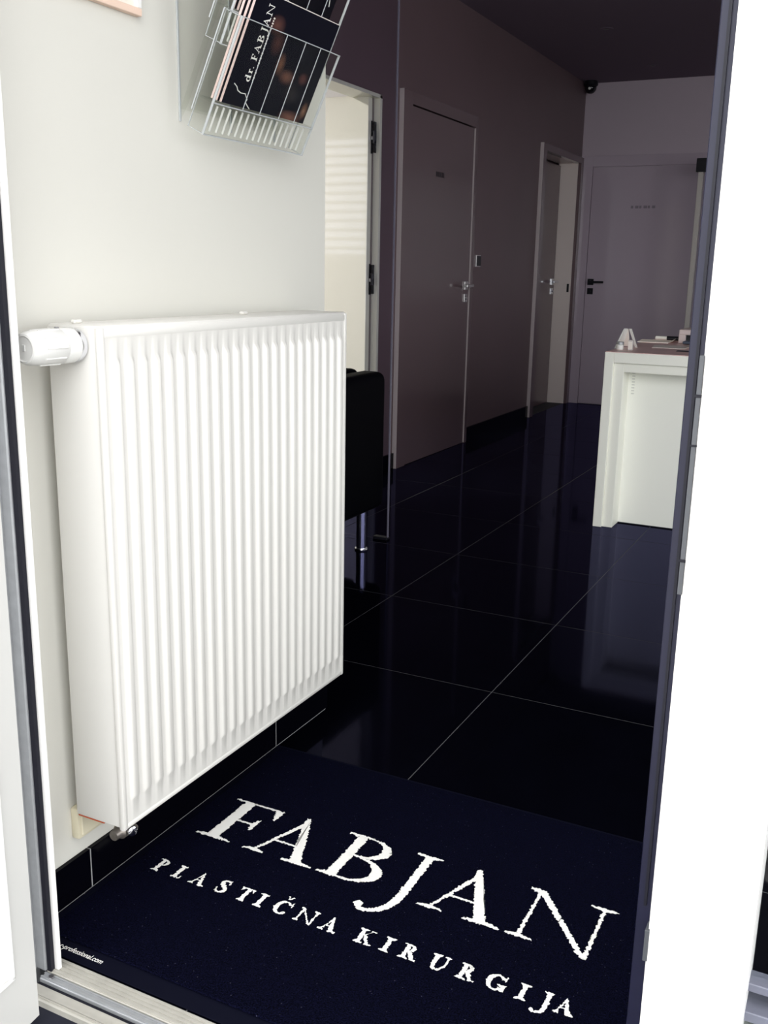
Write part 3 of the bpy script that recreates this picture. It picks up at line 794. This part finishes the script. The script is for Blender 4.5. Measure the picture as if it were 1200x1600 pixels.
# ------------------------------------------------------------------ ARMCHAIR AND GLASS PARTITION
ac = thing('armchair', 'black leather cube armchair on short chrome legs beside the radiator', 'armchair', (-2.07, 3.24, 0))
MB().box(-1.87, -1.748, 2.94, 3.55, .165, .725, .035, 4).build('armrest', M['leather'], ac, True)
MB().box(-2.395, -2.275, 2.94, 3.55, .165, .725, .035, 4).build('armrest', M['leather'], ac, True)
MB().box(-2.275, -1.87, 3.40, 3.55, .165, .73, .03, 4).build('backrest', M['leather'], ac, True)
MB().box(-2.275, -1.87, 2.94, 3.40, .165, .33, .02, 3).build('base', M['leather'], ac, True)
MB().box(-2.272, -1.873, 2.93, 3.40, .33, .45, .03, 4).build('seat_cushion', M['leather'], ac, True)
for lx in (-1.800, -2.34):
    for ly in (3.44, 3.0):
        l_ = MB().lathe((lx, ly, 0.004), (0, 0, 1), [(0, .0205), (.17, .0205)], 24).build('leg', M['chrome'], ac, True)
        MB().lathe((lx, ly, 0), (0, 0, 1), [(0, .027), (.004, .028), (.008, .026)], 24).build('foot_ring', M['chrome'], l_, True)

gp = thing('glass_partition', 'tinted glass partition pane with polished edge behind the black armchair', 'glass partition', (-2.1, 3.63, 0))
MB().box(XD + .002, -1.774, 3.625, 3.635, .004, CE).build('pane', M['glass_tint'], gp)
MB().box(-1.774, -1.770, 3.6245, 3.6355, .004, CE).build('polished_edge', mat('glass_edge', (.16, .15, .20), .15, .6), gp)
MB().box(-1.836, -1.770, 3.614, 3.646, 0, .012, .002).build('floor_fitting', M['black'], gp)

gp2 = thing('glass_door', 'frameless glass panel with black corner fitting and pale edge near the end wall', 'glass door', (-1.1, 8.2, 0))
MB().box(-1.385, -.35, 8.195, 8.205, .01, 2.0).build('pane', M['glass'], gp2)
MB().box(-1.40, -1.362, 8.185, 8.215, .01, 1.90, .002).build('edge_profile', mat('edge_pale', (.62, .58, .54), .3), gp2)
MB().box(-1.418, -1.30, 8.175, 8.225, 1.90, 2.0, .002).build('corner_fitting', M['black'], gp2)

# ------------------------------------------------------------------ RECEPTION DESK
dk = thing('reception_desk', 'white reception desk with stepped frame and a painted brown wall reflection on its top', 'desk', (-.2, 4.8, 0))
DX0, DX1, DY0, DY1, DZ = -1.066, .9, 4.32, 5.42, .790
MB().box(DX0, DX0 + .040, DY0, DY1, 0, DZ, .0015).build('side_panel', M['desk'], dk)
MB().box(DX1 - .040, DX1, DY0, DY1, 0, DZ, .0015).build('side_panel', M['desk'], dk)
MB().box(DX0 + .040, DX1 - .04, DY0, DY1, DZ - .045, DZ, .0015).build('top_slab', M['desk'], dk)
f = MB().box(DX0 + .040, DX0 + .085, DY0 + .014, DY1 - .1, 0, DZ - .045, .0015).box(DX0 + .085, DX1 - .04, DY0 + .014, DY0 + .10, DZ - .085, DZ - .045, .0015)
f.build('inner_frame', M['desk'], dk)
MB().box(DX0 + .085, DX1 - .04, DY0 + .125, DY0 + .15, .005, DZ - .045).build('front_panel', M['desk_panel'], dk)
MB().box(DX0 + .085, DX1 - .04, DY0 + .127, DY0 + .148, 0, .005).build('plinth', M['black'], dk)
MB().box(DX0 + .002, DX1 - .002, DY0 + .002, DY1 - .002, DZ, DZ + .0025).build('top_reflection', M['desk_top'], dk)  # sheet coloured like the wall reflection on the desk top
n_ = MB()
for k in range(9): n_.box(DX0 + .100, DX0 + .113, DY0 + .1225, DY0 + .1255, .60 + k * .013, .605 + k * .013)
n_.build('shelf_pin_holes', mat('hole_grey', (.62, .62, .58), .6), dk)
TZ = DZ + .0025


def on(px_x, y): return (px_x, y, TZ)


t_ = thing('card_stand', 'white wedge-shaped card stand at the left end of the desk top', 'stand', on(-1.045, 4.62))
MB().prism([(-1.075, 4.66, TZ), (-1.075, 4.52, TZ), (-1.050, 4.575, TZ + .088), (-1.050, 4.605, TZ + .088)], (.006, 0, 0)).prism([(-1.074, 4.66, TZ), (-1.066, 4.66, TZ), (-1.035, 4.60, TZ + .088), (-1.051, 4.60, TZ + .088)], (0, -.008, 0)).prism([(-1.010, 4.66, TZ), (-1.000, 4.66, TZ), (-1.019, 4.60, TZ + .088), (-1.031, 4.60, TZ + .088)], (0, -.008, 0)).build('frame', M['plastic_white'], t_)
MB().prism([(-1.066, 4.655, TZ + .004), (-1.035, 4.655, TZ + .004), (-1.033, 4.60, TZ + .085), (-1.050, 4.60, TZ + .085)], (0, -.004, 0)).build('card', M['paper'], t_)
t_ = thing('small_jar', 'small white jar with grey lid in front of the card stand', 'jar', on(-1.035, 4.46))
MB().lathe((-1.035, 4.46, TZ), (0, 0, 1), [(0, .014), (.002, .016), (.022, .016), (.024, .014)], 20).build('body', M['plastic_white'], t_, True)
MB().lathe((-1.035, 4.46, TZ + .024), (0, 0, 1), [(0, .0165), (.010, .0165), (.012, .014)], 20).build('lid', M['alu'], t_, True)
t_ = thing('acrylic_block', 'small clear acrylic block beside the white jar on the desk', 'block', on(-.985, 4.46))
MB().box(-.998, -.978, 4.45, 4.475, TZ, TZ + .045, .002).build('block', mat('acrylic_pale', (.62, .58, .56), .15), t_)
MB().box(-.9965, -.9795, 4.448, 4.4505, TZ + .006, TZ + .039).build('face_label', M['paper'], t_)
t_ = thing('marker_pen', 'white marker pen with long dark cap lying on the desk', 'pen', on(-.97, 5.30))
MB().lathe((-1.048, 5.30, TZ + .010), (1, 0, 0), [(0, .006), (.003, .010), (.060, .010)], 14).build('barrel', M['plastic_white'], t_, True)
MB().lathe((-.988, 5.30, TZ + .010), (1, 0, 0), [(0, .0115), (.085, .0115), (.097, .006)], 14).build('cap', M['black'], t_, True)
for i, (x, y, a_, lab) in enumerate(((-.88, 4.80, .15, 'loose pale paper sheet nearest the middle of the desk top'), (-.66, 4.80, -.2, 'loose pale paper sheet in front of the card terminal'), (-1.02, 5.15, .1, 'loose pale paper sheet at the back left of the desk top'))):
    t_ = thing('paper_sheet', lab, 'paper', (x, y, TZ), 'loose sheets on the desk', rot=(0, 0, a_))
    MB().box(-.075, .075, -.1, .1, 0, .0015 + i * .001).build('sheet', M['paper'], t_, local=True)
    MB().prism([(.075, -.1, .001), (.075, .1, .001), (.095, .08, .012), (.095, -.09, .010)], (0, 0, .0008)).build('curled_edge', M['paper'], t_, local=True)
t_ = thing('dark_card', 'small dark card lying on the paper at the desk front', 'card', on(-.76, 4.55))
MB().box(-.80, -.72, 4.53, 4.57, TZ, TZ + .004, .001).build('card', M['black'], t_)
MB().box(-.795, -.725, 4.535, 4.565, TZ + .004, TZ + .0045).build('print', mat('card_grey', (.08, .08, .10), .4), t_)
t_ = thing('label_printer', 'pale box printer with dark paper slot at the right of the desk', 'printer', on(-.70, 5.15))
b = MB().box(-.895, -.52, 5.10, 5.34, TZ + .042, TZ + .068, .004).box(-.895, -.862, 5.10, 5.34, TZ, TZ + .045, .003).box(-.58, -.52, 5.10, 5.34, TZ, TZ + .045, .003).box(-.865, -.57, 5.26, 5.34, TZ, TZ + .045)
b.build('housing', mat('printer_mauve', (.60, .50, .49), .5), t_)
MB().box(-.862, -.58, 5.125, 5.265, TZ + .016, TZ + .042).build('slot', M['black'], t_)
MB().box(-.860, -.585, 5.02, 5.2, TZ + .003, TZ + .016, .003).build('tray', mat('tray_slate', (.06, .075, .11), .4), t_)
t_ = thing('desk_phone', 'dark rounded device with pale domed top standing on the box printer', 'device', (-.77, 5.2, TZ + .068))
MB().box(-.835, -.66, 5.14, 5.28, TZ + .068, TZ + .095, .010, 3).build('base', mat('phone_navy', (.02, .02, .045), .3), t_, True)
MB().lathe((-.765, 5.2, TZ + .095), (0, 0, 1), [(0, .045), (.008, .066), (.02, .068), (.028, .052), (.033, .02)], 24).build('pale_top', mat('phone_grey', (.48, .48, .53), .3), t_, True)

# ------------------------------------------------------------------ SMALL THINGS ON THE CORRIDOR WALLS
t_ = thing('light_switch', 'dark square light switch with pale edge beside the steel-handled door', 'switch', (XD, 6.255, 1.19))
MB().box(XD, XD + .010, 6.222, 6.300, 1.152, 1.228, .001).build('plate', M['steel'], t_)
MB().box(XD + .010, XD + .014, 6.228, 6.296, 1.158, 1.222, .001).build('rocker', M['black'], t_)
t_ = thing('security_camera', 'black dome security camera in the ceiling corner of the end wall', 'camera', (-2.36, 8.5, CE))
MB().lathe((-2.375, 8.50, CE), (0, 0, -1), [(0, .055), (.03, .058), (.04, .05)], 24).build('mount', M['black'], t_, True)
MB().sphere((-2.375, 8.50, CE - .05), .048).build('dome', mat('dome_black', (.01, .01, .014), .08, .6), t_, True)
MB().lathe((-2.372, 8.452, CE - .062), (.05, -1, -.2), [(0, .011), (.006, .010)], 14).build('lens', M['plastic_white'], t_, True)
for k, (x, y, lab) in enumerate(((-1.82, 6.79, 'dark recessed ceiling spotlight nearer the entrance'), (-1.78, 8.04, 'dark recessed ceiling spotlight nearer the end wall'))):
    t_ = thing('ceiling_spotlight', lab, 'spotlight', (x, y, CE), 'recessed spotlights in the corridor ceiling')
    MB().lathe((x, y, CE), (0, 0, -1), [(0, .045), (.003, .047), (.005, .042), (.003, .034)], 24).build('rim', M['ceiling'], t_, True)
    MB().sphere((x, y, CE + .004), .03, 1, 1, .3).build('lens', mat('spot_grey', (.03, .03, .035), .3), t_, True)
